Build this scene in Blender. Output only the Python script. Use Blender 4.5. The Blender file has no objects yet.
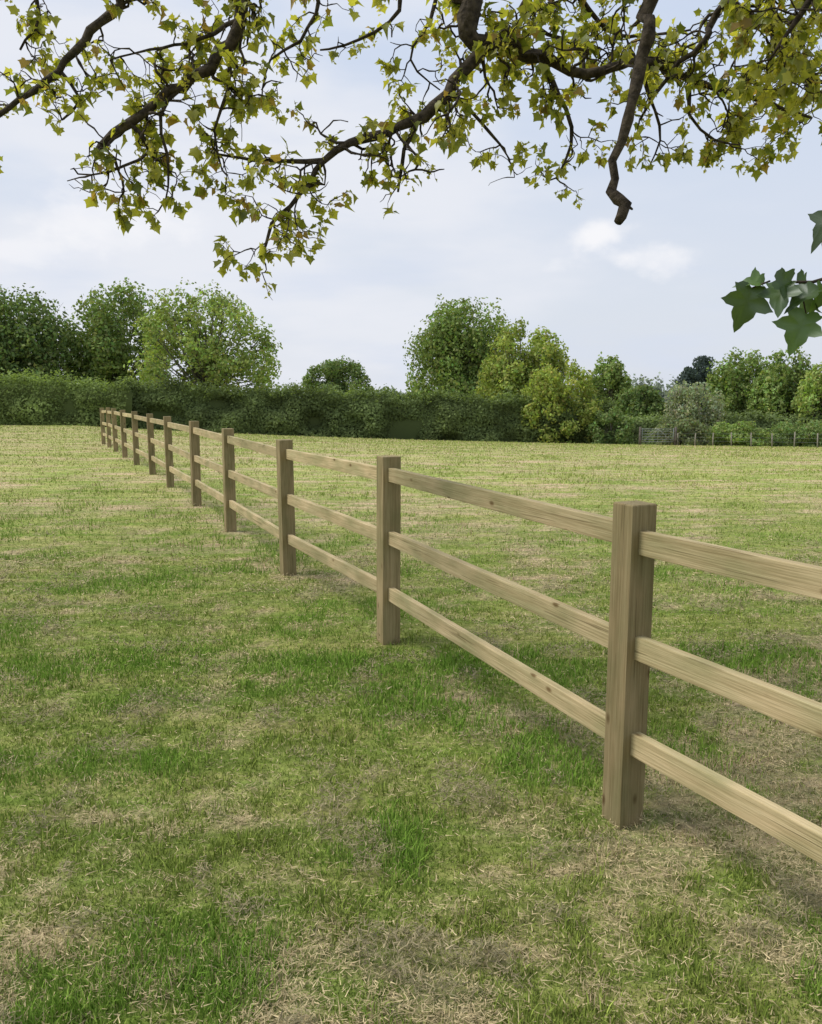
import bpy, math, random
import numpy as np
from mathutils import Vector, Matrix
random.seed(7); rng=np.random.default_rng(11)
sc=bpy.context.scene
PITCH=math.radians(8.26); F=820.0; CAMH=1.6
T=math.tan(PITCH)

# ---------- helpers ----------
def wp(px,py,Y):
    """world point at forward distance Y along a measured sight line (survey helper)"""
    k=(512-py)/F
    te=(k-T)/(1+k*T)
    dz=Y*te
    zc=Y*math.cos(PITCH)-dz*math.sin(PITCH)
    return Vector(((px-411)/F*zc,Y,CAMH+dz))

def _h(ix,iy,iz,seed):
    n=(ix.astype(np.int64)*374761393+iy.astype(np.int64)*668265263+iz.astype(np.int64)*2147483647+seed*974711)&0xffffffff
    n=((n^(n>>13))*1274126177)&0xffffffff
    n=(n^(n>>16))&0xffffffff
    n=((n*2246822519)&0xffffffff); n=n^(n>>15)
    return (n&0xffff)/65535.0
def vn2(x,y,seed=0):
    x=np.asarray(x,float);y=np.asarray(y,float)
    ix=np.floor(x);iy=np.floor(y);fx=x-ix;fy=y-iy
    fx=fx*fx*(3-2*fx);fy=fy*fy*(3-2*fy)
    z=np.zeros_like(ix)
    a=_h(ix,iy,z,seed);b=_h(ix+1,iy,z,seed);c=_h(ix,iy+1,z,seed);d=_h(ix+1,iy+1,z,seed)
    return (a*(1-fx)+b*fx)*(1-fy)+(c*(1-fx)+d*fx)*fy
def fbm2(x,y,seed=0,o=4):
    s=0;a=.5;t=0
    for i in range(o):
        s=s+a*vn2(x*2**i+i*17.3,y*2**i-i*9.1,seed+i);t+=a;a*=.5
    return s/t
def vn3(p,seed=0):
    i=np.floor(p);f=p-i;f=f*f*(3-2*f);r=0
    for dx in(0,1):
        for dy in(0,1):
            for dz in(0,1):
                w=(f[:,0] if dx else 1-f[:,0])*(f[:,1] if dy else 1-f[:,1])*(f[:,2] if dz else 1-f[:,2])
                r=r+w*_h(i[:,0]+dx,i[:,1]+dy,i[:,2]+dz,seed)
    return r
def sstep(a,b,x):
    t=np.clip((x-a)/(b-a),0,1);return t*t*(3-2*t)
def fence_x(y): return .794-.4417*(y-2.87)
def gz(x,y):
    x=np.asarray(x,float);y=np.asarray(y,float)
    yy=np.minimum(y,75.)
    r=x-fence_x(yy)
    s=np.where(r>0,1-np.exp(-np.maximum(r,0)/30),0)
    a=(np.sqrt((yy-6)**2+9)+(yy-6))/2
    l=(np.sqrt((yy-24)**2+16)+(yy-24))/2
    z=-(.036*a*s+.0195*l)
    near=np.clip(1-y/60,0,1)
    return z+.04*(fbm2(x*1.6,y*1.6,5,3)-.5)*near+.05*(fbm2(x*.2,y*.2,8,2)-.5)*near
def gz1(x,y): return float(gz(np.array([x]),np.array([y]))[0])

def mesh_np(name,verts,faces_flat,sizes,mat,cols=None,smooth=False,parent=None):
    me=bpy.data.meshes.new(name)
    nv=len(verts);nf=len(sizes);nl=len(faces_flat)
    me.vertices.add(nv);me.loops.add(nl);me.polygons.add(nf)
    me.vertices.foreach_set('co',np.asarray(verts,np.float32).ravel())
    me.loops.foreach_set('vertex_index',np.asarray(faces_flat,np.int32))
    st=np.zeros(nf,np.int32);st[1:]=np.cumsum(sizes)[:-1]
    me.polygons.foreach_set('loop_start',st)
    me.update(calc_edges=True)
    me.validate()
    if cols is not None:
        at=me.color_attributes.new('col','FLOAT_COLOR','POINT')
        c=np.ones((nv,4),np.float32);c[:,:3]=cols
        at.data.foreach_set('color',c.ravel())
    if smooth: me.polygons.foreach_set('use_smooth',np.ones(len(me.polygons),bool))
    me.materials.append(mat)
    ob=bpy.data.objects.new(name,me);sc.collection.objects.link(ob)
    if parent: ob.parent=parent
    return ob
class MB:
    def __init__(s): s.v=[];s.f=[];s.c=[]
    def tube(s,pts,rad,n=7,col=(1,1,1)):
        b0=len(s.v);pts=[Vector(p) for p in pts];up=Vector((.13,.31,.94))
        for i,p in enumerate(pts):
            t=(pts[min(i+1,len(pts)-1)]-pts[max(i-1,0)])
            if t.length<1e-6:t=Vector((0,0,1))
            t.normalize();u=up.cross(t)
            if u.length<.1:u=Vector((1,0,0)).cross(t)
            u.normalize();w=t.cross(u)
            for k in range(n):
                a=2*math.pi*k/n
                s.v.append(p+(u*math.cos(a)+w*math.sin(a))*rad[i]);s.c.append(col)
            up=w
        for i in range(len(pts)-1):
            for k in range(n):
                a=b0+i*n+k;b=b0+i*n+(k+1)%n
                s.f.append((a,b,b+n,a+n))
        s.f.append(tuple(b0+k for k in range(n))[::-1]);e=b0+(len(pts)-1)*n
        s.f.append(tuple(e+k for k in range(n)))
    def build(s,name,mat,parent=None,smooth=True):
        fl=[i for f in s.f for i in f];sz=[len(f) for f in s.f]
        return mesh_np(name,np.array([tuple(v) for v in s.v]),fl,sz,mat,np.array(s.c),smooth,parent)
def empty(name,loc=(0,0,0)):
    e=bpy.data.objects.new(name,None);sc.collection.objects.link(e);e.location=loc;return e

# ---------- materials ----------
def newmat(name):
    m=bpy.data.materials.new(name);m.use_nodes=True;nt=m.node_tree
    b=nt.nodes['Principled BSDF'];b.inputs['Roughness'].default_value=.8
    b.inputs['Specular IOR Level'].default_value=.2
    return m,nt,b
def leafmat(name,trans=.35,tint=(1.25,1.35,.6),gloss=0):
    m=bpy.data.materials.new(name);m.use_nodes=True;nt=m.node_tree
    nt.nodes.remove(nt.nodes['Principled BSDF'])
    a=nt.nodes.new('ShaderNodeAttribute');a.attribute_name='col'
    d=nt.nodes.new('ShaderNodeBsdfDiffuse');nt.links.new(a.outputs['Color'],d.inputs['Color'])
    out=d.outputs[0]
    if trans>0:
        t=nt.nodes.new('ShaderNodeBsdfTranslucent')
        mu=nt.nodes.new('ShaderNodeMix');mu.data_type='RGBA';mu.blend_type='MULTIPLY';mu.inputs[0].default_value=1
        nt.links.new(a.outputs['Color'],mu.inputs[6]);mu.inputs[7].default_value=(*tint,1)
        nt.links.new(mu.outputs[2],t.inputs['Color'])
        mx=nt.nodes.new('ShaderNodeMixShader');mx.inputs[0].default_value=trans
        nt.links.new(out,mx.inputs[1]);nt.links.new(t.outputs[0],mx.inputs[2]);out=mx.outputs[0]
    if gloss>0:
        gl=nt.nodes.new('ShaderNodeBsdfGlossy');gl.inputs['Roughness'].default_value=.45;gl.inputs['Color'].default_value=(.9,.95,1,1)
        mx=nt.nodes.new('ShaderNodeMixShader');mx.inputs[0].default_value=gloss
        nt.links.new(out,mx.inputs[1]);nt.links.new(gl.outputs[0],mx.inputs[2]);out=mx.outputs[0]
    nt.links.new(out,nt.nodes['Material Output'].inputs['Surface'])
    return m
M_leaf=leafmat('foliage',.35)
M_maple=leafmat('maple_leaf',.55,(1.7,1.65,.65),.02)
M_near=leafmat('maple_leaf_mature',.35,(1.4,1.5,.6),.05)
M_grass=leafmat('grass_blades',0)
M_dark=leafmat('hedge_shade_core',0)  # opaque core in darkened leaf colour, painted shade behind the leaves
def barkmat(name,c1,c2,sc_=18):
    m,nt,b=newmat(name);b.inputs['Roughness'].default_value=.9
    tc=nt.nodes.new('ShaderNodeTexCoord');n=nt.nodes.new('ShaderNodeTexNoise');n.inputs['Scale'].default_value=sc_;n.inputs['Detail'].default_value=4
    nt.links.new(tc.outputs['Object'],n.inputs['Vector'])
    r=nt.nodes.new('ShaderNodeValToRGB');r.color_ramp.elements[0].position=.35;r.color_ramp.elements[1].position=.7
    r.color_ramp.elements[0].color=(*c1,1);r.color_ramp.elements[1].color=(*c2,1)
    nt.links.new(n.outputs['Fac'],r.inputs[0]);nt.links.new(r.outputs[0],b.inputs['Base Color'])
    bp=nt.nodes.new('ShaderNodeBump');bp.inputs['Strength'].default_value=.9;bp.inputs['Distance'].default_value=.02
    nt.links.new(n.outputs['Fac'],bp.inputs['Height']);nt.links.new(bp.outputs[0],b.inputs['Normal'])
    return m
M_bark=barkmat('bark_dark',(.026,.02,.014),(.095,.075,.052),30)
M_bark2=barkmat('bark_far',(.07,.06,.05),(.16,.14,.12),4)

def woodmat():
    m,nt,b=newmat('treated_pine');N=nt.nodes;L=nt.links
    b.inputs['Roughness'].default_value=.8
    tc=N.new('ShaderNodeTexCoord');oi=N.new('ShaderNodeObjectInfo')
    ad=N.new('ShaderNodeVectorMath');ad.operation='ADD'
    sc1=N.new('ShaderNodeMath');sc1.operation='MULTIPLY';sc1.inputs[1].default_value=37
    L.new(oi.outputs['Random'],sc1.inputs[0]);L.new(tc.outputs['Object'],ad.inputs[0]);L.new(sc1.outputs[0],ad.inputs[1])
    def noise(s,scale,det=4,dist=0):
        mp=N.new('ShaderNodeMapping');mp.inputs['Scale'].default_value=s;L.new(ad.outputs[0],mp.inputs[0])
        n=N.new('ShaderNodeTexNoise');n.inputs['Scale'].default_value=scale;n.inputs['Detail'].default_value=det;n.inputs['Distortion'].default_value=dist
        L.new(mp.outputs[0],n.inputs['Vector']);return n.outputs['Fac']
    def ramp(f,p0,p1,c0,c1):
        r=N.new('ShaderNodeValToRGB');r.color_ramp.elements[0].position=p0;r.color_ramp.elements[1].position=p1
        r.color_ramp.elements[0].color=(*c0,1);r.color_ramp.elements[1].color=(*c1,1);L.new(f,r.inputs[0]);return r.outputs[0]
    def mul(a,b_,f=1):
        x=N.new('ShaderNodeMix');x.data_type='RGBA';x.blend_type='MULTIPLY';x.inputs[0].default_value=f
        L.new(a,x.inputs[6]);L.new(b_,x.inputs[7]);return x.outputs[2]
    g=noise((42,42,1.6),1,5,.9)
    base=ramp(g,.25,.78,(.46,.375,.225),(.64,.55,.36))
    g2=noise((170,170,5),1,3)
    fine=ramp(g2,.3,.62,(.70,.67,.60),(1,1,1))
    g3=noise((8,8,3.4),1,4)
    st=ramp(g3,.32,.68,(.68,.73,.60),(1.08,1.03,.97))
    c=mul(mul(base,fine,.8),st,1)
    mp=N.new('ShaderNodeMapping');mp.inputs['Scale'].default_value=(9,9,4.2);L.new(ad.outputs[0],mp.inputs[0])
    vo=N.new('ShaderNodeTexVoronoi');vo.inputs['Scale'].default_value=1;L.new(mp.outputs[0],vo.inputs['Vector'])
    kn=ramp(vo.outputs['Distance'],.05,.13,(.33,.24,.15),(1,1,1))
    c=mul(c,kn,.85)
    g4=noise((75,75,1.8),1,2,.2)
    ck=ramp(g4,.31,.33,(.4,.37,.32),(1,1,1));c=mul(c,ck,.6)
    mr=N.new('ShaderNodeMapRange');mr.inputs[3].default_value=.88;mr.inputs[4].default_value=1.1;L.new(oi.outputs['Random'],mr.inputs[0])
    cm=N.new('ShaderNodeCombineColor')
    for i in range(3): L.new(mr.outputs[0],cm.inputs[i])
    c=mul(c,cm.outputs[0],1)
    c=mul(c,oi.outputs['Color'],1)
    L.new(c,b.inputs['Base Color'])
    bp=N.new('ShaderNodeBump');bp.inputs['Strength'].default_value=.6;bp.inputs['Distance'].default_value=.004
    L.new(g2,bp.inputs['Height']);L.new(bp.outputs[0],b.inputs['Normal'])
    return m
M_wood=woodmat()

# ---------- ground ----------
def gridaxis(lo,hi,core0,core1,s0,grow):
    a=list(np.arange(core0,core1,s0));s=s0
    while a[-1]<hi: s*=grow;a.append(a[-1]+s)
    s=s0
    while a[0]>lo: s*=grow;a.insert(0,a[0]-s)
    return np.array(a)
def field_masks(x,y):
    wx=x+.5*(fbm2(x*1.1,y*1.1,61,3)-.5);wy=y+.5*(fbm2(x*1.1+7,y*1.1,62,3)-.5)
    dry=fbm2(wx*1.9,wy*1.8+3,21,4)*.38+fbm2(wx*6.2,wy*8.1,33,4)*.46+fbm2(x*.45+2,y*.4,37,2)*.16
    streak=fbm2(x*.30+y*.06,y*1.3,44,4)*.5+fbm2(x*1.5,y*3.2,47,3)*.5
    fd=np.abs(x-fence_x(y))*.915
    dry=dry+.06*np.exp(-(fd/.14)**2)
    dry=dry+.075*sstep(.1,1.1,x)*sstep(3.1,2.3,y)
    dry=dry-.06*np.exp(-((x+.25)/.8)**2)*sstep(7.5,4,y)*sstep(2.0,2.6,y)-.05*np.exp(-((x+1.4)/.9)**2)*sstep(5.,3,y)
    far=sstep(5,17,y)
    dry=dry*(1-far)+far*(dry*.3+streak*.7)
    clump=sstep(.58,.70,fbm2(wx*4.4+9,wy*5.6,71,4))
    lo=.44+.015*far;hi=.66-.08*far
    t=np.clip((dry-lo)/(hi-lo),0,1);t=t*t*(3-2*t)
    return t*(.8),clump,far
G1=np.array([.165,.225,.042]);G2=np.array([.30,.365,.08]);ST=np.array([.57,.475,.275]);ST2=np.array([.37,.295,.165]);YG=np.array([.355,.395,.115])
STF=np.array([.52,.43,.24])
xs=gridaxis(-1500,1500,-6,6,.08,1.07);ys=gridaxis(-400,2500,0,14,.08,1.025)
XX,YY=np.meshgrid(xs,ys);X=XX.ravel();Y=YY.ravel()
Z=gz(X,Y)
dry,cl,far=field_masks(X,Y)
tone=fbm2(X*5,Y*5,3,3)[:,None]
gre=G1*(1-tone)+G2*tone
gre=gre*(1-far[:,None])+YG*far[:,None]*(.75+.5*tone)
strw=ST2*(1-tone)+ST*tone
strw=strw*(1-far[:,None])+STF*far[:,None]
dd=(dry*.95)[:,None]
colg=gre*(1-dd)+strw*dd
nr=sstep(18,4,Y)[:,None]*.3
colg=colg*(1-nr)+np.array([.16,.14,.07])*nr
m,nt,b=newmat('grass_ground');N=nt.nodes;L=nt.links
a=N.new('ShaderNodeAttribute');a.attribute_name='col'
tc=N.new('ShaderNodeTexCoord')
def nz(scale,s=(1,1,1),det=5):
    mp=N.new('ShaderNodeMapping');mp.inputs['Scale'].default_value=s;L.new(tc.outputs['Object'],mp.inputs[0])
    n=N.new('ShaderNodeTexNoise');n.inputs['Scale'].default_value=scale;n.inputs['Detail'].default_value=det;n.inputs['Roughness'].default_value=.65
    L.new(mp.outputs[0],n.inputs['Vector']);return n.outputs['Fac']
n1=nz(22);n2=nz(1.6,(.4,2.6,1))
r=N.new('ShaderNodeValToRGB');r.color_ramp.elements[0].position=.3;r.color_ramp.elements[1].position=.7
r.color_ramp.elements[0].color=(.5,.52,.5,1);r.color_ramp.elements[1].color=(1.45,1.4,1.5,1);L.new(n1,r.inputs[0])
r2=N.new('ShaderNodeValToRGB');r2.color_ramp.elements[0].position=.4;r2.color_ramp.elements[1].position=.62
r2.color_ramp.elements[0].color=(.7,.84,.62,1);r2.color_ramp.elements[1].color=(1.26,1.1,1.35,1);L.new(n2,r2.inputs[0])
def mulc(p,q):
    x=N.new('ShaderNodeMix');x.data_type='RGBA';x.blend_type='MULTIPLY';x.inputs[0].default_value=1
    L.new(p,x.inputs[6]);L.new(q,x.inputs[7]);return x.outputs[2]
L.new(mulc(mulc(a.outputs['Color'],r.outputs[0]),r2.outputs[0]),b.inputs['Base Color'])
b.inputs['Roughness'].default_value=.95;b.inputs['Specular IOR Level'].default_value=.05
bp=N.new('ShaderNodeBump');bp.inputs['Strength'].default_value=.7;bp.inputs['Distance'].default_value=.04
L.new(n1,bp.inputs['Height']);L.new(bp.outputs[0],b.inputs['Normal'])
nx=len(xs);ny=len(ys)
I=np.arange((ny-1)*nx).reshape(ny-1,nx)[:,:-1].ravel()
fl=np.stack([I,I+1,I+nx+1,I+nx],1).ravel()
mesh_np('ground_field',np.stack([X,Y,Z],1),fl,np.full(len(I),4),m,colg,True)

# ---------- grass blades (one object) ----------
def grass(n,nnear,seed):
    g=np.random.default_rng(seed)
    D=np.concatenate([np.exp(g.uniform(math.log(1.35),math.log(60),n)),np.exp(g.uniform(math.log(1.35),math.log(8),nnear))]);n=len(D)
    y=D;x=g.uniform(-1,1,n)*(.62*D+.7)
    dry,cl,far=field_masks(x,y)
    isd=g.random(n)<dry*.85+.10
    iscl=(g.random(n)<cl*.75)&(D<34)
    tuft=fbm2(x*10,y*10,91,2);lush=fbm2(x*1.5+5,y*1.5,55,4)
    h=(.014+.045*sstep(.3,.8,tuft)*g.random(n)+.034*sstep(.5,.7,lush))*g.uniform(.6,1.3,n)
    h=np.where(D>8,h*(1+.012*D),h)
    w=np.maximum(.0034,.0011*D)*g.uniform(.6,1.5,n)
    lean=np.abs(g.normal(.45,.4,n));b_=g.uniform(0,2*math.pi,n)
    lay=isd&(g.random(n)<.75)
    lean=np.where(lay,g.uniform(1.15,1.6,n),lean)
    h=np.where(lay,g.uniform(.012,.038,n)*(1+.01*D),h);w=np.where(lay,w*.7,w)
    zo=np.where(lay,g.uniform(.003,.024,n),-.004)
    lean=np.where(iscl,g.uniform(.7,1.9,n),lean);h=np.where(iscl,g.uniform(.012,.04,n)*(1+.008*D),h)
    zo=np.where(iscl,g.random(n)*.06*cl,zo)
    z=gz(x,y)+zo
    t=g.random(n)[:,None]
    c=(G1*(1-t)+G2*t)*g.uniform(.75,1.35,n)[:,None]
    lu=sstep(.42,.64,lush)[:,None]
    c=c*(1-.6*lu)+np.array([.17,.34,.045])*.6*lu
    fy=far[:,None];c=c*(1-.8*fy)+YG*.8*fy*g.uniform(.75,1.25,n)[:,None]
    s=(ST2*(1-t)+ST*t)*g.uniform(.75,1.25,n)[:,None]
    s=s*(1-.6*fy)+STF*.6*fy
    c=np.where(isd[:,None],s,c)
    q=(np.array([.19,.18,.095])*(1-t)+np.array([.42,.35,.21])*t)*g.uniform(.6,1.2,n)[:,None]
    c=np.where(iscl[:,None],q*(1-fy*.6)+s*fy*.6,c)
    P=np.stack([x,y,z],1)
    a=g.uniform(0,2*math.pi,n)
    S=np.stack([np.cos(a),np.sin(a),np.zeros(n)],1)*(w/2)[:,None]
    def off(l,hh): return np.stack([np.sin(l)*np.cos(b_),np.sin(l)*np.sin(b_),np.cos(l)],1)*hh[:,None]
    V=[];Fs=[];Sz=[];C=[];base=0
    k=(D<5)&~lay&~iscl;kk=int(k.sum())
    M=P+off(lean*.7,h*.55);E=M+off(np.minimum(lean*1.3,1.6),h*.5)
    v=np.stack([P-S,P+S,M+S*.8,M-S*.8,E],1)[k]
    V.append(v.reshape(-1,3));i=np.arange(kk)*5
    f=np.stack([i,i+1,i+2,i+3,i+3,i+2,i+4],1).ravel();Fs.append(f);Sz.append(np.tile([4,3],kk));C.append(np.repeat(c[k],5,0));base=kk*5
    k=~k;kk=int(k.sum());E2=P+off(lean,h)
    S2=np.stack([-np.sin(b_),np.cos(b_),g.normal(0,.5,n)],1)*(w/2)[:,None]
    fl_=(lay|iscl)[:,None];S=np.where(fl_,S2,S)
    v=np.stack([P-S,P+S,E2],1)[k];V.append(v.reshape(-1,3));i=base+np.arange(kk)*3
    Fs.append(np.stack([i,i+1,i+2],1).ravel());Sz.append(np.full(kk,3));C.append(np.repeat(c[k],3,0))
    return mesh_np('grass',np.concatenate(V),np.concatenate(Fs),np.concatenate(Sz),M_grass,np.concatenate(C))
grass(430000,230000,5)

# ---------- fence ----------
fence=empty('post_and_rail_fence',(0,0,0))
import bmesh
def timber(name,p0,p1,side,tx,ty,col,cap=0):
    """squared timber from p0 to p1, local z along its length"""
    p0=Vector(p0);p1=Vector(p1);ln=(p1-p0).length
    bm=bmesh.new();bmesh.ops.create_cube(bm,size=1)
    for v in bm.verts: v.co=Vector((v.co.x*tx,v.co.y*ty,v.co.z*ln))
    if cap:
        ed=[e for e in bm.edges if all(v.co.z>0 for v in e.verts)]
        bmesh.ops.bevel(bm,geom=ed,offset=cap,segments=2,affect='EDGES',profile=.5)
        ed=[e for e in bm.edges if abs(e.verts[0].co.z-e.verts[1].co.z)>ln*.5]
        bmesh.ops.bevel(bm,geom=ed,offset=.004,segments=2,affect='EDGES',profile=.6)
    else:
        bmesh.ops.bevel(bm,geom=bm.edges[:],offset=.004,segments=2,affect='EDGES',profile=.6)
    me=bpy.data.meshes.new(name);bm.to_mesh(me);bm.free();me.materials.append(M_wood)
    ob=bpy.data.objects.new(name,me);sc.collection.objects.link(ob)
    zc=(p1-p0).normalized();yc=zc.cross(Vector(side)).normalized();xc=yc.cross(zc)
    M=Matrix((xc,yc,zc)).transposed().to_4x4();M.translation=(p0+p1)/2
    ob.matrix_world=M;ob.parent=fence;ob.color=col
    return ob
posts=[(.80,2.91),(-.149,5.147),(-1.098,7.2),(-2.12,9.5),(-3.075,11.65),(-4.13,14.0),(-5.14,16.25),(-6.2,18.5),(-7.24,20.75),(-8.25,22.95),(-9.22,25.1),(-10.18,27.2)]
posts=[(2.95,-1.4),(1.87,.78)]+posts
fs=Vector((.915,.403,0))
rr=random.Random(4)
for i,(x,y) in enumerate(posts):
    g=gz1(x,y);tl=Vector((rr.uniform(-.012,.012),rr.uniform(-.012,.012),0))
    if i==2: tl=Vector((.002,0,0))
    yaw=rr.uniform(-.05,.05)
    s=Matrix.Rotation(yaw,3,'Z')@fs
    k=rr.uniform(.52,.62);pw=.109 if i==2 else .12
    timber('post_%d'%(i+1),(x,y,g-.25),Vector((x,y,g+(1.208 if i==2 else 1.205)+rr.uniform(-.006,.006)))+tl,s,pw,pw,(k,k*.96,k*.88,1),.006)
    if i:
        x0,y0=posts[i-1];g0=gz1(x0,y0)
        for j,hh in enumerate((1.085,.69,.335)):
            a=Vector((x0,y0,g0+hh+rr.uniform(-.012,.012)));b2=Vector((x,y,g+hh+rr.uniform(-.012,.012)))
            d=(b2-a).normalized();k=rr.uniform(.88,1.02)
            timber('rail_%d_%d'%(i,j+1),a+d*.004,b2-d*.004,fs,.04,.086,(k,k*.98,k*.95,1))

# ---------- distant foliage generator ----------
def leafcloud(P,nrm,size,col,g):
    n=len(P)
    r=g.normal(size=(n,3));r/=np.linalg.norm(r,axis=1)[:,None]
    N_=nrm*.8+r*.7;N_/=np.linalg.norm(N_,axis=1)[:,None]
    t=np.cross(N_,g.normal(size=(n,3)));t/=np.linalg.norm(t,axis=1)[:,None];u=np.cross(N_,t)
    s=(size*g.uniform(.55,1.35,n))[:,None]
    v=np.stack([P-t*s*.5,P-u*s*.32+t*s*.05,P+t*s*.5,P+u*s*.32],1).reshape(-1,3)
    i=np.arange(n)*4
    return v,np.stack([i,i+1,i+2,i+3],1).ravel(),np.full(n,4),np.repeat(col,4,0)
def broadleaf(name,c,R,basez,lobes,nleaf,size,col,seed,gap=.36,lobe_r=(.2,.36),trunk=.3,limbs=True):
    g=np.random.default_rng(seed);c=np.array(c,float);R=np.array(R,float)
    par=empty(name,(c[0],c[1],basez))
    Ls=[]
    for i in range(lobes):
        zz=1-2*(i+.5)/lobes;ph=i*2.399963+g.normal()*.25
        rr_=math.sqrt(max(0,1-zz*zz));d=np.array([rr_*math.cos(ph),rr_*math.sin(ph),zz])+g.normal(size=3)*.12
        d/=np.linalg.norm(d)
        lr=g.uniform(*lobe_r);f=(1-lr)*g.uniform(.9,1.08)
        # broad shoulders: push the upper crown outwards
        sh=np.array([1+.12*abs(d[2]),1+.12*abs(d[2]),1.])
        if d[2]<0: sh=np.array([1+.3*abs(d[2]),1+.3*abs(d[2]),.9])
        Ls.append((c+d*sh*R*f,R*lr*g.uniform(.85,1.15,3),g.uniform(.82,1.2)))
    for i in range(max(2,lobes//5)):
        Ls.append((c+g.normal(size=3)*R*.25,R*.38,.8))
    w=np.array([np.prod(l[1])**(2/3) for l in Ls]);w/=w.sum()
    PP=[];NN=[];CC=[]
    for (lc,lr,br),ww in zip(Ls,w):
        n=int(nleaf*ww*1.5);d=g.normal(size=(n,3));d/=np.linalg.norm(d,axis=1)[:,None]
        rad=g.random(n)**.35*(1+.35*(vn3(d*2.6+lc,seed)-.5)*2)
        p=lc+d*lr*rad[:,None]
        k=vn3(p/ (R.mean()*.13)+31,seed+3)>gap
        k&=p[:,2]>basez+.05
        p=p[k];d=d[k];m_=len(p)
        cc=np.array(col)*br*g.uniform(.7,1.35,m_)[:,None]*(1+g.normal(0,.08,(m_,3)))
        PP.append(p);NN.append(d);CC.append(cc)
    P=np.concatenate(PP);v,f,s,cc=leafcloud(P,np.concatenate(NN),size,np.clip(np.concatenate(CC),.004,1),g)
    o=np.array([c[0],c[1],basez])
    mesh_np('crown',v-o,f,s,M_leaf,cc,parent=par)
    mb=MB();top=Vector(c)-Vector(o)
    if limbs:
        zlow=(c[2]-R[2]*.7)-basez
        zl=max(zlow,.6)
        mb.tube([(0,0,-.3),(0.02,0,zl*.5),(0,.03,zl),Vector((.1,0,top.z)),Vector((0,.1,top.z+R[2]*.5))],[trunk*1.25,trunk,trunk*.85,trunk*.5,trunk*.12],8)
        for lc,lr,br in Ls:
            e=Vector(lc-o)*1.0;h0=zl+(g.random()*.6)*(top.z-zl)
            mid=Vector((e.x*.45,e.y*.45,h0+(e.z-h0)*.35+.1*R[2]))
            mb.tube([(0,0,h0),mid,e],[trunk*.35,trunk*.2,trunk*.05],5)
            for q in range(3):
                dd=Vector(g.normal(size=3))*float(np.mean(lr))*.45
                mb.tube([mid.lerp(e,.6),e+dd],[trunk*.1,trunk*.03],4)
        mb.build('trunk',M_bark2,par)
    return par
def tree_b(name,l,r,t,b_,Y,lobes,nleaf,size,col,seed,**k):
    """tree from its left/right/top/underside sight lines at distance Y"""
    A=wp(l,(t+b_)/2,Y);B=wp(r,(t+b_)/2,Y);Tt=wp((l+r)/2,t,Y);Bb=wp((l+r)/2,b_,Y)
    cx=(A.x+B.x)/2;rx=(B.x-A.x)/2
    g=gz1(cx,Y)
    return broadleaf(name,(cx,Y,(Tt.z+Bb.z)/2),(rx,rx*.85,(Tt.z-Bb.z)/2),g,lobes,nleaf,size,col,seed,**k)
GD=(.175,.235,.09);GM=(.235,.305,.105);GL=(.29,.355,.115);GY=(.345,.39,.10)  # crown greens, raised and greyed a little to paint in distance haze
tree_b('oak_tree',-70,82,282,440,80,48,22000,.38,GD,1,gap=.26)
tree_b('oak_tree',62,176,279,440,84,40,18000,.38,GM,2,gap=.30)
tree_b('ash_tree',132,280,283,436,72,62,22000,.30,GL,3,gap=.40,lobe_r=(.15,.26))
tree_b('hawthorn_tree',298,374,356,418,115,22,9000,.36,GD,4,gap=.25)
tree_b('oak_tree',404,522,294,452,96,48,24000,.40,GM,5,gap=.24)
tree_b('willow_tree',474,574,316,450,72,42,17000,.30,(.30,.35,.10),6,gap=.32,lobe_r=(.17,.28))
tree_b('willow_tree',514,602,360,460,62,32,12000,.25,(.31,.355,.095),7,gap=.28,lobe_r=(.18,.3),trunk=.15)
tree_b('field_maple_tree',580,638,352,440,105,24,9000,.38,GM,8,gap=.32)
tree_b('oak_tree',606,672,382,455,78,26,9000,.3,GD,9,gap=.28)
tree_b('hawthorn_tree',660,728,376,455,70,28,9000,.24,(.29,.32,.21),10,gap=.38,trunk=.15)
tree_b('oak_tree',702,780,346,460,80,34,14000,.32,GM,12,gap=.28)
tree_b('oak_tree',750,822,350,460,76,32,14000,.32,GM,13,gap=.28)
tree_b('ash_tree',790,880,360,455,72,28,10000,.32,GL,14,gap=.34)
tree_b('oak_tree',860,1000,340,450,80,28,10000,.4,GM,17,gap=.34)
tree_b('oak_tree',-240,-60,288,430,90,28,10000,.45,GM,18,gap=.34)
tree_b('elder_bush',586,634,406,458,60,16,5000,.2,GD,15,gap=.2,trunk=.08)
tree_b('bramble_bush',650,712,414,458,60,16,5000,.2,(.2,.23,.12),16,gap=.2,trunk=.06)
tree_b('bramble_bush',700,770,420,458,61,16,5000,.2,GM,22,gap=.2,trunk=.06)
tree_b('bramble_bush',760,840,418,458,62,18,5500,.2,GD,19,gap=.2,trunk=.06)
def conifer(name,px,top,Y,rad,seed):
    g=np.random.default_rng(seed);A=wp(px,top,Y);bz=gz1(A.x,Y);H=A.z-bz
    par=empty(name,(A.x,Y,bz));n=7000
    u=g.random(n)**.7;z=H*(.15+.85*(1-u))
    a=g.uniform(0,6.283,n);w=1+.45*np.sin(z*2.1+a*2)+.4*(g.random(n)-.5)
    rr_=rad*(.25+u)**.7*w*g.random(n)**.35
    P=np.stack([rr_*np.cos(a),rr_*np.sin(a),z-.25*rr_],1)
    nr_=np.stack([np.cos(a),np.sin(a),np.full(n,.3)],1)
    v,f,s,c=leafcloud(P,nr_,.4,np.array((.075,.10,.095))*g.uniform(.6,1.4,(n,1)),g)
    mesh_np('crown',v,f,s,M_leaf,c,parent=par)
    mb=MB();mb.tube([(0,0,-.2),(0,0,H*.5),(0,0,H*.97)],[.3,.2,.03]);mb.build('trunk',M_bark2,par)
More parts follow.
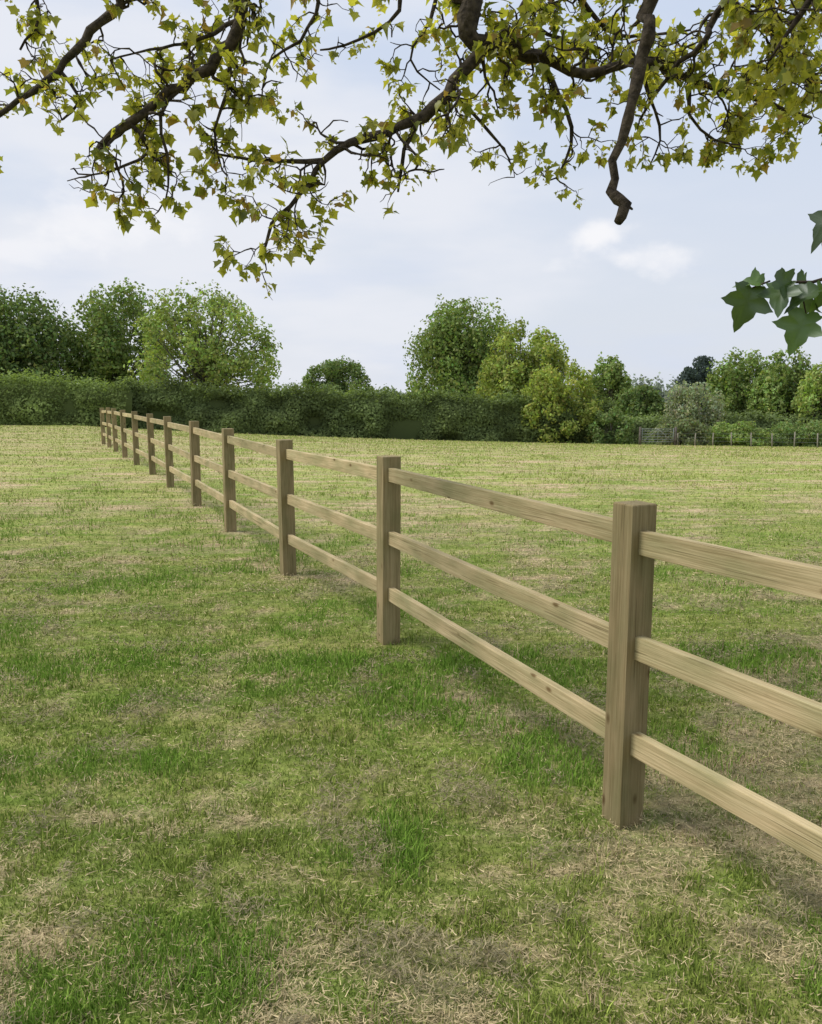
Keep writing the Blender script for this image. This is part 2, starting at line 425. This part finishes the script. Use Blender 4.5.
conifer('pine_tree',704,355,120,2.4,3);conifer('pine_tree',690,366,118,2.2,4)

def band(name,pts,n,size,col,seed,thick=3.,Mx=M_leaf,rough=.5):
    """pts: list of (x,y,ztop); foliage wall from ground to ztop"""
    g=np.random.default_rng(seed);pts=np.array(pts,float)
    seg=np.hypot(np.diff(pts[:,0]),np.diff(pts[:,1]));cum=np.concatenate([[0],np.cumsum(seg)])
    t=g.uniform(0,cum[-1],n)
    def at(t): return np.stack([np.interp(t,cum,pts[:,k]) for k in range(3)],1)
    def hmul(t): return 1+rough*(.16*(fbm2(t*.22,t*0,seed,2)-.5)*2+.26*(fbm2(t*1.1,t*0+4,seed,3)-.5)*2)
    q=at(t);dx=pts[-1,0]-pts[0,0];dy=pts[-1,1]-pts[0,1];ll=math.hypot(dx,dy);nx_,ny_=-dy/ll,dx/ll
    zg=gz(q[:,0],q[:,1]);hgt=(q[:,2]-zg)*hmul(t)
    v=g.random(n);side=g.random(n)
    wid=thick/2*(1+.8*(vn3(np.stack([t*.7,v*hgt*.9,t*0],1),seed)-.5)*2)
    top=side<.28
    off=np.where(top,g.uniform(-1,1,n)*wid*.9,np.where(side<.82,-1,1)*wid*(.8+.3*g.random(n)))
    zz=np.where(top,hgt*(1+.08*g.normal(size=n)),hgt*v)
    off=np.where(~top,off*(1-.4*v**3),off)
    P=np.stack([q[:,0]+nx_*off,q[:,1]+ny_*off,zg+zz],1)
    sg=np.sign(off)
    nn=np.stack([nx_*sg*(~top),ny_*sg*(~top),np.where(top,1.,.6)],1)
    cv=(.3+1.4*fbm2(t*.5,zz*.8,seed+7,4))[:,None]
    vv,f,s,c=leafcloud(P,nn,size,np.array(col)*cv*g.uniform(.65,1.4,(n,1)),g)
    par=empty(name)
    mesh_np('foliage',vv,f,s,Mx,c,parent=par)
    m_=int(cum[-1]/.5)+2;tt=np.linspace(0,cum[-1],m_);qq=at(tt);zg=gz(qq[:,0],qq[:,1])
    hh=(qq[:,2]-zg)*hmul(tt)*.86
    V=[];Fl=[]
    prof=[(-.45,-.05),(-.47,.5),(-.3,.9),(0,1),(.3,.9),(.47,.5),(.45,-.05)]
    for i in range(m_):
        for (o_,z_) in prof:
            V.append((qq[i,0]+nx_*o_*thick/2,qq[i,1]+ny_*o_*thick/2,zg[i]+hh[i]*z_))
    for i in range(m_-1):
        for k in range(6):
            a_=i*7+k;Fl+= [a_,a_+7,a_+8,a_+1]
    mesh_np('shade_core',np.array(V),Fl,[4]*(len(Fl)//4),M_dark,np.tile(np.array(col)*.5,(len(V),1)),parent=par)  # leaf colour halved to paint the shade inside the foliage
def hp(px,py,Y): p=wp(px,py,Y);return(p.x,p.y,p.z)
band('hedge',[hp(-320,370,62),hp(-100,373,61),hp(0,376,60),hp(60,379,60),hp(134,385,60)],26000,.22,(.175,.225,.08),31,thick=2.6)
band('hedge',[hp(120,386,61),hp(200,389,61),hp(300,394,61),hp(400,398,62),hp(500,401,62),hp(612,405,63)],46000,.22,(.14,.18,.072),32,thick=2.6)
band('hedge',[hp(612,420,72),hp(760,416,72),hp(1100,410,72)],22000,.25,(.18,.23,.1),34,thick=2.6)
band('woodland_background',[hp(-400,386,260),hp(100,390,260),hp(380,393,260),hp(600,386,250),hp(680,380,240),hp(760,374,235),hp(1300,368,235)],30000,1.0,(.25,.29,.25),33,thick=12,rough=1.6)  # bluish grey puts distance haze into the foliage colour

# ---------- gate and wire fence ----------
def metalmat(name,c,rough=.6,met=.3):
    m,nt,b=newmat(name);b.inputs['Metallic'].default_value=met;b.inputs['Roughness'].default_value=rough
    n=nt.nodes.new('ShaderNodeTexNoise');n.inputs['Scale'].default_value=30
    r=nt.nodes.new('ShaderNodeValToRGB');r.color_ramp.elements[0].color=(*[k*.7 for k in c],1);r.color_ramp.elements[1].color=(*c,1)
    nt.links.new(n.outputs[0],r.inputs[0]);nt.links.new(r.outputs[0],b.inputs['Base Color']);return m
M_galv=metalmat('galvanised_steel',(.36,.38,.38))
gx,gy=16.3,58.;gg=gz1(gx+1.2,gy);gate=empty('field_gate',(gx,gy,gg))
mb=MB();W=2.2
for h in(.25,.42,.6,.8,1.0,1.15): mb.tube([(0,0,h),(W,0,h)],[.016,.016],6)
mb.tube([(0,0,.2),(0,0,1.2)],[.022,.022],6);mb.tube([(W,0,.2),(W,0,1.2)],[.022,.022],6);mb.tube([(W/2,-.01,.25),(W/2,-.01,1.15)],[.016,.016],6)
mb.tube([(0.03,-.02,.25),(W/2,-.02,1.15)],[.014,.014],6);mb.tube([(W-.03,-.02,.25),(W/2,-.02,1.15)],[.014,.014],6)
mb.build('bars',M_galv,gate)
mb=MB();mb.tube([(-.15,0,-.2),(-.15,0,1.3)],[.08,.08],8);mb.tube([(W+.15,0,-.2),(W+.15,0,1.3)],[.08,.08],8);mb.build('gateposts',M_bark2,gate)
wf=empty('post_and_wire_fence');mb=MB();mw=MB();pp=[]
A=Vector((19,58.5,0));B=Vector((27,43,0))
for i in range(16):
    p=A.lerp(B,i/11);z=gz1(p.x,p.y);pp.append(Vector((p.x,p.y,z)))
    mb.tube([(p.x,p.y,z-.2),(p.x+random.uniform(-.06,.06),p.y,z+.95+random.uniform(-.08,.06))],[.04,.035],6)
mb.build('posts',barkmat('old_stake',(.18,.16,.13),(.33,.3,.24)),wf)
for h in(.35,.6,.85): mw.tube([p+Vector((0,0,h)) for p in pp],[.003]*len(pp),4)
mw.build('wires',M_galv,wf)

# ---------- overhanging maple ----------
maple=empty('maple_tree',(0,0,0))
wood=MB();LV=[];LC=[]
R_=random.Random(23)
half=[(0,0),(.20,-.13),(.42,-.03),(.36,.14),(.62,.44),(.42,.47),(.31,.58),(.20,.68),(0,1.0)]
outl=half+[(-x,y) for x,y in half[-2:0:-1]]
NL=len(outl)+1
def rv(s=1): return Vector((R_.gauss(0,s),R_.gauss(0,s),R_.gauss(0,s)))
def leaf(pos,d,nrm,size,col):
    d=d.normalized();s=d.cross(nrm)
    if s.length<.05:s=d.orthogonal()
    s.normalize();n=s.cross(d);fold=R_.uniform(-.1,.8);cu=R_.uniform(-.1,.8)
    def pt(x,y): return pos+(s*x+d*y+n*(fold*abs(x)-cu*y*y))*size
    LV.append(pt(0,.3))
    for x,y in outl: LV.append(pt(x,y))
    for _ in range(NL): LC.append(col)
def lcol():
    t=R_.random();a=Vector((.15,.185,.035));b=Vector((.44,.43,.09));c=a.lerp(b,t)*R_.uniform(.75,1.15)
    if R_.random()<.06:c=Vector((.3,.21,.07))
    return tuple(c)
def cluster(p,d,n,size):
    for i in range(n):
        q=(d*.6+rv(.75)+Vector((0,0,-.3))).normalized()
        pl=R_.uniform(.01,.045);e=p+q*pl+Vector((0,0,-.008))
        wood.tube([p,e],[.0014,.0011],3)
        leaf(e,(q+Vector((0,0,-.45))+rv(.3)),(Vector((0,0,1))+rv(.6)),size*R_.uniform(.4,1.25),lcol())
    if R_.random()<.6:
        for k in range(6):
            q=p+Vector((R_.uniform(-.02,.02),R_.uniform(-.02,.02),-.012*k-.01))
            leaf(q,rv(1),rv(1),.018,(.42,.40,.11))
def grow(p,d,Ln,r,lvl,leaf_n=4,size=.085,bare=False):
    st=.036;n=max(2,int(Ln/st));pts=[p.copy()];rad=[r];d=d.normalized()
    for i in range(n):
        d=(d+rv(.4)+Vector((0,0,-.035 if i<n*.6 else .07))).normalized();p=p+d*st*R_.uniform(.7,1.2)
        pts.append(p.copy());rad.append(r*(1-.55*(i+1)/n)*R_.uniform(.75,1.4))
        if lvl==0 and R_.random()<.6 and i>0:
            dd=(d*.4+rv(.7)).normalized();grow(p.copy(),dd,R_.uniform(.06,.21),r*.6,1,leaf_n,size,bare)
        if not bare and lvl==1 and R_.random()<.10: cluster(p.copy(),d,2,size*.8)
    wood.tube(pts,rad,5)
    if R_.random()<(.66 if not bare else .1): cluster(p,d,leaf_n+R_.randint(0,2),size)
def limb(ctrl,twig=.09,tl=(.2,.5),jit=.014,start=0.0,ls=.052,ln=4,bare=False):
    """ctrl: [(Vector,radius)]"""
    P=[c[0] for c in ctrl];Rr=[c[1] for c in ctrl];pts=[];rad=[]
    for i in range(len(P)-1):
        p0=P[max(i-1,0)];p1=P[i];p2=P[i+1];p3=P[min(i+2,len(P)-1)]
        m=max(2,int((p2-p1).length/.07))
        for k in range(m):
            t=k/m
            q=.5*((2*p1)+(p2-p0)*t+(2*p0-5*p1+4*p2-p3)*t*t+(3*p1-p0-3*p2+p3)*t**3)
            pts.append(q+rv(jit*min(1,Rr[i]*25)));rad.append((Rr[i]*(1-t)+Rr[i+1]*t)*R_.uniform(.86,1.16))
    pts.append(P[-1]);rad.append(Rr[-1])
    wood.tube(pts,rad,9)
    tot=0;nxt=0
    for i in range(1,len(pts)):
        tot+=(pts[i]-pts[i-1]).length
        if i/len(pts)<start: nxt=tot;continue
        while nxt<tot:
            nxt+=twig*.85*R_.uniform(.6,1.4);tg=(pts[i]-pts[i-1]).normalized()
            d=(tg*.35+rv(.65)+Vector((0,0,-.12))).normalized()
            grow(pts[i].copy(),d,R_.uniform(*tl)*.9,max(.0045,min(.009,rad[i]*.4)),0,ln,ls,bare)
def W3(l): return [(wp(x,y,Y),r) for x,y,Y,r in l]
trunkp=Vector((3.4,-2.2,0));tz=gz1(3.4,-2.2)
crotch=Vector((3.3,-2.0,3.9))
wood.tube([trunkp+Vector((0,0,tz-.3)),trunkp+Vector((0,0,.5)),trunkp+Vector((.03,.05,2)),crotch,Vector((3.0,-1.9,6.5)),Vector((2.6,-1.6,9))],[.42,.32,.28,.25,.16,.05],14)
limb([(crotch,.15),(Vector((2.6,.4,4.7)),.11),(Vector((1.4,2.8,4.6)),.085)]+W3([(480,-60,4.5,.066),(470,0,4.6,.056),(470,30,4.6,.05),(488,44,4.6,.044)]),start=.72,twig=.25)
limb(W3([(484,46,4.6,.038),(462,72,4.55,.033),(436,108,4.5,.029),(400,128,4.5,.026),(352,142,4.4,.022),(322,162,4.4,.017),(300,196,4.35,.012),(272,225,4.3,.009),(262,258,4.3,.005)]),twig=.08,tl=(.15,.45))
limb(W3([(322,160,4.4,.014),(282,160,4.4,.01),(240,158,4.5,.008),(205,150,4.5,.005)]),twig=.09,tl=(.12,.3))
limb(W3([(488,44,4.6,.04),(530,52,4.7,.035),(556,66,4.7,.031),(600,72,4.8,.026),(645,62,4.9,.022),(700,82,5.0,.018),(760,100,5.1,.012),(812,118,5.2,.007)]),twig=.085)
limb(W3([(420,118,4.5,.014),(404,150,4.5,.011),(398,192,4.5,.006)]),twig=.14,tl=(.1,.22),bare=True)
limb(W3([(540,60,4.7,.016),(566,110,4.7,.012),(572,145,4.7,.009),(556,178,4.7,.005)]),twig=.09,tl=(.12,.28))
limb(W3([(450,92,4.6,.013),(480,120,4.7,.01),(500,145,4.8,.007),(510,160,4.8,.004)]),twig=.1,tl=(.12,.26))
limb(W3([(690,80,4.9,.014),(690,115,4.9,.01),(715,140,4.9,.007),(740,145,4.9,.004)]),twig=.09,tl=(.12,.25))
limb(W3([(640,70,4.9,.012),(655,110,4.9,.009),(660,140,4.9,.006),(650,165,4.9,.004)]),twig=.1,tl=(.1,.25))
limb([(Vector((2.4,.8,5.2)),.06),(Vector((1.7,2.8,4.4)),.045)]+W3([(658,-20,3.9,.032),(650,20,3.9,.029),(640,70,3.9,.026),(628,120,3.9,.023),(617,165,3.9,.02),(612,192,3.9,.022),(624,208,3.88,.027),(618,222,3.86,.02)]),twig=.3,tl=(.05,.10),start=.6,bare=True)
limb([(Vector((2.6,.4,4.9)),.06),(Vector((2.6,3.0,4.5)),.04)]+W3([(745,-20,4.6,.022),(705,40,4.7,.017),(668,76,4.8,.012),(640,120,4.8,.007)]),start=.4,twig=.1)
limb(W3([(730,0,4.6,.018),(770,30,4.5,.014),(800,70,4.5,.01),(840,90,4.5,.007)]),twig=.06,ln=5)
limb(W3([(840,-40,4.0,.02),(810,0,4.0,.016),(790,30,4.0,.01),(770,60,4.0,.006)]),twig=.055,ln=6)
limb(W3([(560,-30,4.9,.02),(590,10,5.,.016),(620,35,5.1,.01),(690,30,5.2,.006)]),twig=.085)
limb(W3([(560,-30,5.2,.02),(520,10,5.2,.014),(560,40,5.2,.01),(600,48,5.2,.006)]),twig=.11)
limb([(crotch,.12),(Vector((1.4,-.2,5.2)),.09),(Vector((-.5,2.4,5.0)),.065)]+W3([(236,-50,4.4,.038),(240,0,4.4,.033),(232,44,4.4,.03),(196,76,4.4,.027),(158,100,4.4,.024),(128,122,4.4,.022),(103,148,4.4,.018),(98,156,4.4,.014)]),start=.75,twig=.09,tl=(.15,.38))
limb(W3([(190,78,4.4,.014),(160,115,4.4,.01),(168,155,4.4,.007),(166,198,4.4,.004)]),twig=.08,tl=(.08,.26))
limb(W3([(128,122,4.4,.01),(150,150,4.4,.008),(110,172,4.4,.006),(78,174,4.4,.004)]),twig=.08,tl=(.06,.22),bare=True)
limb(W3([(230,50,4.4,.012),(228,90,4.4,.009),(215,130,4.4,.007),(222,170,4.4,.004)]),twig=.09,tl=(.08,.24))
limb([(Vector((-.5,2.4,5.0)),.05),(Vector((-1.6,3.6,4.4)),.035)]+W3([(118,-20,4.6,.024),(92,30,4.6,.021),(58,72,4.6,.018),(20,100,4.6,.016),(-30,130,4.6,.01)]),start=.55,twig=.14,tl=(.12,.3))
limb(W3([(20,-30,4.8,.014),(40,15,4.8,.01),(20,50,4.8,.006)]),twig=.1,tl=(.12,.25))
limb(W3([(60,70,4.6,.010),(80,100,4.6,.008),(62,120,4.6,.005)]),twig=.09,tl=(.1,.24))
limb(W3([(300,-40,4.8,.016),(318,0,4.8,.012),(300,40,4.8,.009),(270,60,4.8,.006),(262,100,4.8,.004)]),twig=.085,tl=(.12,.28))
limb(W3([(236,20,4.4,.012),(200,40,4.5,.009),(150,50,4.6,.006),(110,60,4.6,.004)]),twig=.08,tl=(.12,.28))
limb(W3([(395,-30,5.0,.016),(400,10,5.0,.012),(360,40,5.,.009),(320,50,5.0,.005)]),twig=.12,tl=(.12,.25))
limb(W3([(440,-20,5.0,.012),(430,20,5.0,.01),(410,60,5.0,.006),(440,90,5,.004)]),twig=.1,tl=(.1,.25))
limb([(Vector((2.6,.4,4.7)),.04),(Vector((1.6,1.8,3.9)),.02)]+W3([(900,40,2.1,.010),(872,190,2.05,.007),(850,262,2.0,.005),(812,282,2.0,.004),(776,280,2.0,.003)]),twig=9,start=1.1,jit=.004)
NLsmall=len(LV)//NL
# near hanging spray: larger toothed leaves
BV=[];BF=[];BC=[]
def bigleaf(px,py,tx,ty,size,Y=2.0,dy=0.,n=(0,-.6,.6)):
    a=wp(px,py,Y);b_=wp(tx,ty,Y+dy);d=(b_-a).normalized();nv_=Vector(n)+rv(.25)
    s=d.cross(nv_).normalized();nn=s.cross(d);fold=R_.uniform(.2,.7);cu=R_.uniform(.3,.8)
    hf=[(0,0),(.12,-.10),(.26,-.10),(.36,-.02),(.44,-.01),(.40,.09),(.34,.17),(.46,.24),(.54,.36),(.64,.44),(.55,.47),(.47,.52),(.36,.52),(.27,.52),(.27,.64),(.20,.74),(.13,.80),(.09,.92),(0,1.05)]
    full=hf+[(-x*R_.uniform(.9,1.05),y) for x,y in hf[-2:0:-1]]
    b0=len(BV);c=np.array((.07,.12,.028))*R_.uniform(.6,1.6)
    def pt(x,y): return tuple(a+(s*x+d*y+nn*(fold*abs(x)**1.3-cu*y*y*.8+.03*math.sin(y*14)))*size)
    ring0=[(x*.5,.3+(y-.3)*.5) for x,y in full]
    BV.append(pt(0,.3));BC.append(c)
    for x,y in ring0:BV.append(pt(x,y));BC.append(c*1.08)
    for x,y in full:BV.append(pt(x,y));BC.append(c*.92)
    n_=len(full)
    for i in range(n_):
        j=(i+1)%n_
        BF.append((b0,b0+1+i,b0+1+j));BF.append((b0+1+i,b0+1+n_+i,b0+1+n_+j,b0+1+j))
bigleaf(752,288,736,334,.10);bigleaf(762,284,742,278,.055);bigleaf(782,284,776,318,.08,1.98,-.05)
bigleaf(800,286,826,320,.11,2.02,.1);bigleaf(806,314,788,354,.095,1.97);bigleaf(818,290,790,300,.08,1.95,n=(.3,-.3,1));bigleaf(830,296,842,340,.1)
bigleaf(776,280,802,292,.07,1.96,n=(0,-.8,.4));bigleaf(838,212,812,234,.085);bigleaf(842,226,822,252,.08,2.03);bigleaf(822,284,818,312,.07,1.99)
bigleaf(852,110,830,135,.08);bigleaf(880,180,860,150,.1);bigleaf(872,230,900,260,.1);bigleaf(860,250,850,290,.09)
for s0,s1 in(((800,283),(806,314)),((770,281),(752,288)),((868,200),(838,210)),((845,262),(830,296))):
    wood.tube([wp(*s0,2.0),wp(*s1,1.99)],[.0025,.0018],4)
fl=[i for f in BF for i in f]
mesh_np('near_leaves',np.array(BV),fl,[len(f) for f in BF],M_near,np.array(BC),True,maple)
# upper crown (above the view, shades the foreground)
for _ in range(60):
    c=Vector((R_.uniform(-3,7),R_.uniform(-6,4.5),0));c.z=R_.uniform(4.8,8.6)
    if c.y>3 and c.z<5.2: c.z+=.6
    src=Vector((3.0,-1.9,min(c.z-.4,7)))
    if R_.random()<.5:
        wood.tube([src.lerp(c,.15),src.lerp(c,.6)+rv(.15),c],[.03,.018,.006],4)
    for k in range(20):
        q=c+rv(.42);leaf(q,rv(1)+Vector((0,0,-.4)),Vector((0,0,1))+rv(.5),.15,lcol())
LV=np.array([tuple(v) for v in LV]);nlf=len(LV)//NL
ii=np.arange(nlf)[:,None]*NL;k=np.arange(NL-1)
tri=np.stack([np.zeros(NL-1,int),k+1,(k+1)%(NL-1)+1],1)
fl=(ii[:,:,None]+tri[None]).ravel()
mesh_np('leaves',LV,fl,np.full(nlf*(NL-1),3),M_maple,np.array(LC),parent=maple)
wood.build('trunk_and_branches',M_bark,maple)
print('leaves',nlf,NLsmall)

# ---------- sky ----------
sunv=Vector((-.62,.02,.85)).normalized()
el=math.asin(sunv.z);az=math.atan2(sunv.x,sunv.y)
w=bpy.data.worlds.new('World');sc.world=w;w.use_nodes=True;nt=w.node_tree;N=nt.nodes;L=nt.links
bg=N['Background'];bg.inputs[1].default_value=.1
sky=N.new('ShaderNodeTexSky');sky.sky_type='NISHITA';sky.sun_disc=False;sky.sun_elevation=el;sky.sun_rotation=az;sky.air_density=1.2;sky.dust_density=2.5
tc=N.new('ShaderNodeTexCoord')
def math_(op,a,b_=None,c=None):
    n=N.new('ShaderNodeMath');n.operation=op
    for i,v in enumerate((a,b_,c)):
        if v is None:continue
        if isinstance(v,(int,float)):n.inputs[i].default_value=v
        else:L.new(v,n.inputs[i])
    return n.outputs[0]
def noise(s,scale,det=4,loc=(0,0,0)):
    mp=N.new('ShaderNodeMapping');mp.inputs['Scale'].default_value=s;mp.inputs['Location'].default_value=loc;L.new(tc.outputs['Generated'],mp.inputs[0])
    n=N.new('ShaderNodeTexNoise');n.inputs['Scale'].default_value=scale;n.inputs['Detail'].default_value=det;n.inputs['Roughness'].default_value=.52;L.new(mp.outputs[0],n.inputs['Vector']);return n.outputs['Fac']
def mixc(f,a,b_):
    x=N.new('ShaderNodeMix');x.data_type='RGBA'
    if isinstance(f,(int,float)):x.inputs[0].default_value=f
    else:L.new(f,x.inputs[0])
    for s,v in((6,a),(7,b_)):
        if isinstance(v,tuple):x.inputs[s].default_value=(*v,1)
        else:L.new(v,x.inputs[s])
    return x.outputs[2]
def mr(f,a,b_,c=0,d=1,sm=True):
    n=N.new('ShaderNodeMapRange');n.interpolation_type='SMOOTHSTEP' if sm else 'LINEAR'
    L.new(f,n.inputs[0])
    for i,v in enumerate((a,b_,c,d)):n.inputs[i+1].default_value=v
    return n.outputs[0]
sep=N.new('ShaderNodeSeparateXYZ');L.new(tc.outputs['Generated'],sep.inputs[0]);z=sep.outputs[2]
veil=mixc(mr(z,0,.45),(7.6,8.05,8.9),(6.5,7.4,9.1))
base=mixc(.9,sky.outputs[0],veil)
n1=noise((1,1,3.2),1.7,5,(2.3,.4,1));c1=mixc(math_('MULTIPLY',mr(n1,.42,.62),.85),base,(8.3,8.5,9.1))
n2=noise((1,1,5),3.3,5,(7.1,3,2));c2=mixc(math_('MULTIPLY',mr(n2,.46,.68),.6),c1,(6.7,7.35,8.7))
cur=c2;nb=noise((1,1,1.6),13,5)
for cx,cy,cz,sx,sz,am in((.205,.962,.172,.035,.018,.95),(.245,.955,.152,.075,.016,.8),(-.30,.93,.185,.085,.03,.7),(-.42,.89,.15,.07,.016,.55)):
    sub=N.new('ShaderNodeVectorMath');sub.operation='SUBTRACT';L.new(tc.outputs['Generated'],sub.inputs[0]);sub.inputs[1].default_value=(cx,cy,cz)
    ml=N.new('ShaderNodeVectorMath');ml.operation='MULTIPLY';L.new(sub.outputs[0],ml.inputs[0]);ml.inputs[1].default_value=(1/sx,.5/sx,1/sz)
    ln=N.new('ShaderNodeVectorMath');ln.operation='LENGTH';L.new(ml.outputs[0],ln.inputs[0])
    q=math_('ADD',ln.outputs['Value'],math_('MULTIPLY',math_('SUBTRACT',nb,.5),4.0))
    f=math_('MULTIPLY',mr(q,1.4,.1),am)
    cur=mixc(f,cur,(9.4,9.4,9.7))
L.new(cur,bg.inputs[0])
w.cycles.sampling_method='MANUAL';w.cycles.sample_map_resolution=256
sd=bpy.data.lights.new('sun','SUN');sd.energy=3.0;sd.angle=math.radians(22);sd.color=(1,.95,.87)
so=bpy.data.objects.new('sun',sd);sc.collection.objects.link(so);so.rotation_euler=(-sunv).to_track_quat('-Z','Y').to_euler();so.location=(-20,5,30)

# ---------- camera ----------
cd=bpy.data.cameras.new('camera');cd.sensor_fit='HORIZONTAL';cd.sensor_width=36;cd.lens=36*F/822;cd.clip_end=5000;cd.clip_start=.05
co=bpy.data.objects.new('camera',cd);sc.collection.objects.link(co);co.location=(0,0,CAMH);co.rotation_euler=(math.pi/2-PITCH,0,0)
sc.camera=co
sc.view_settings.view_transform='Standard';sc.view_settings.look='None';sc.view_settings.exposure=0
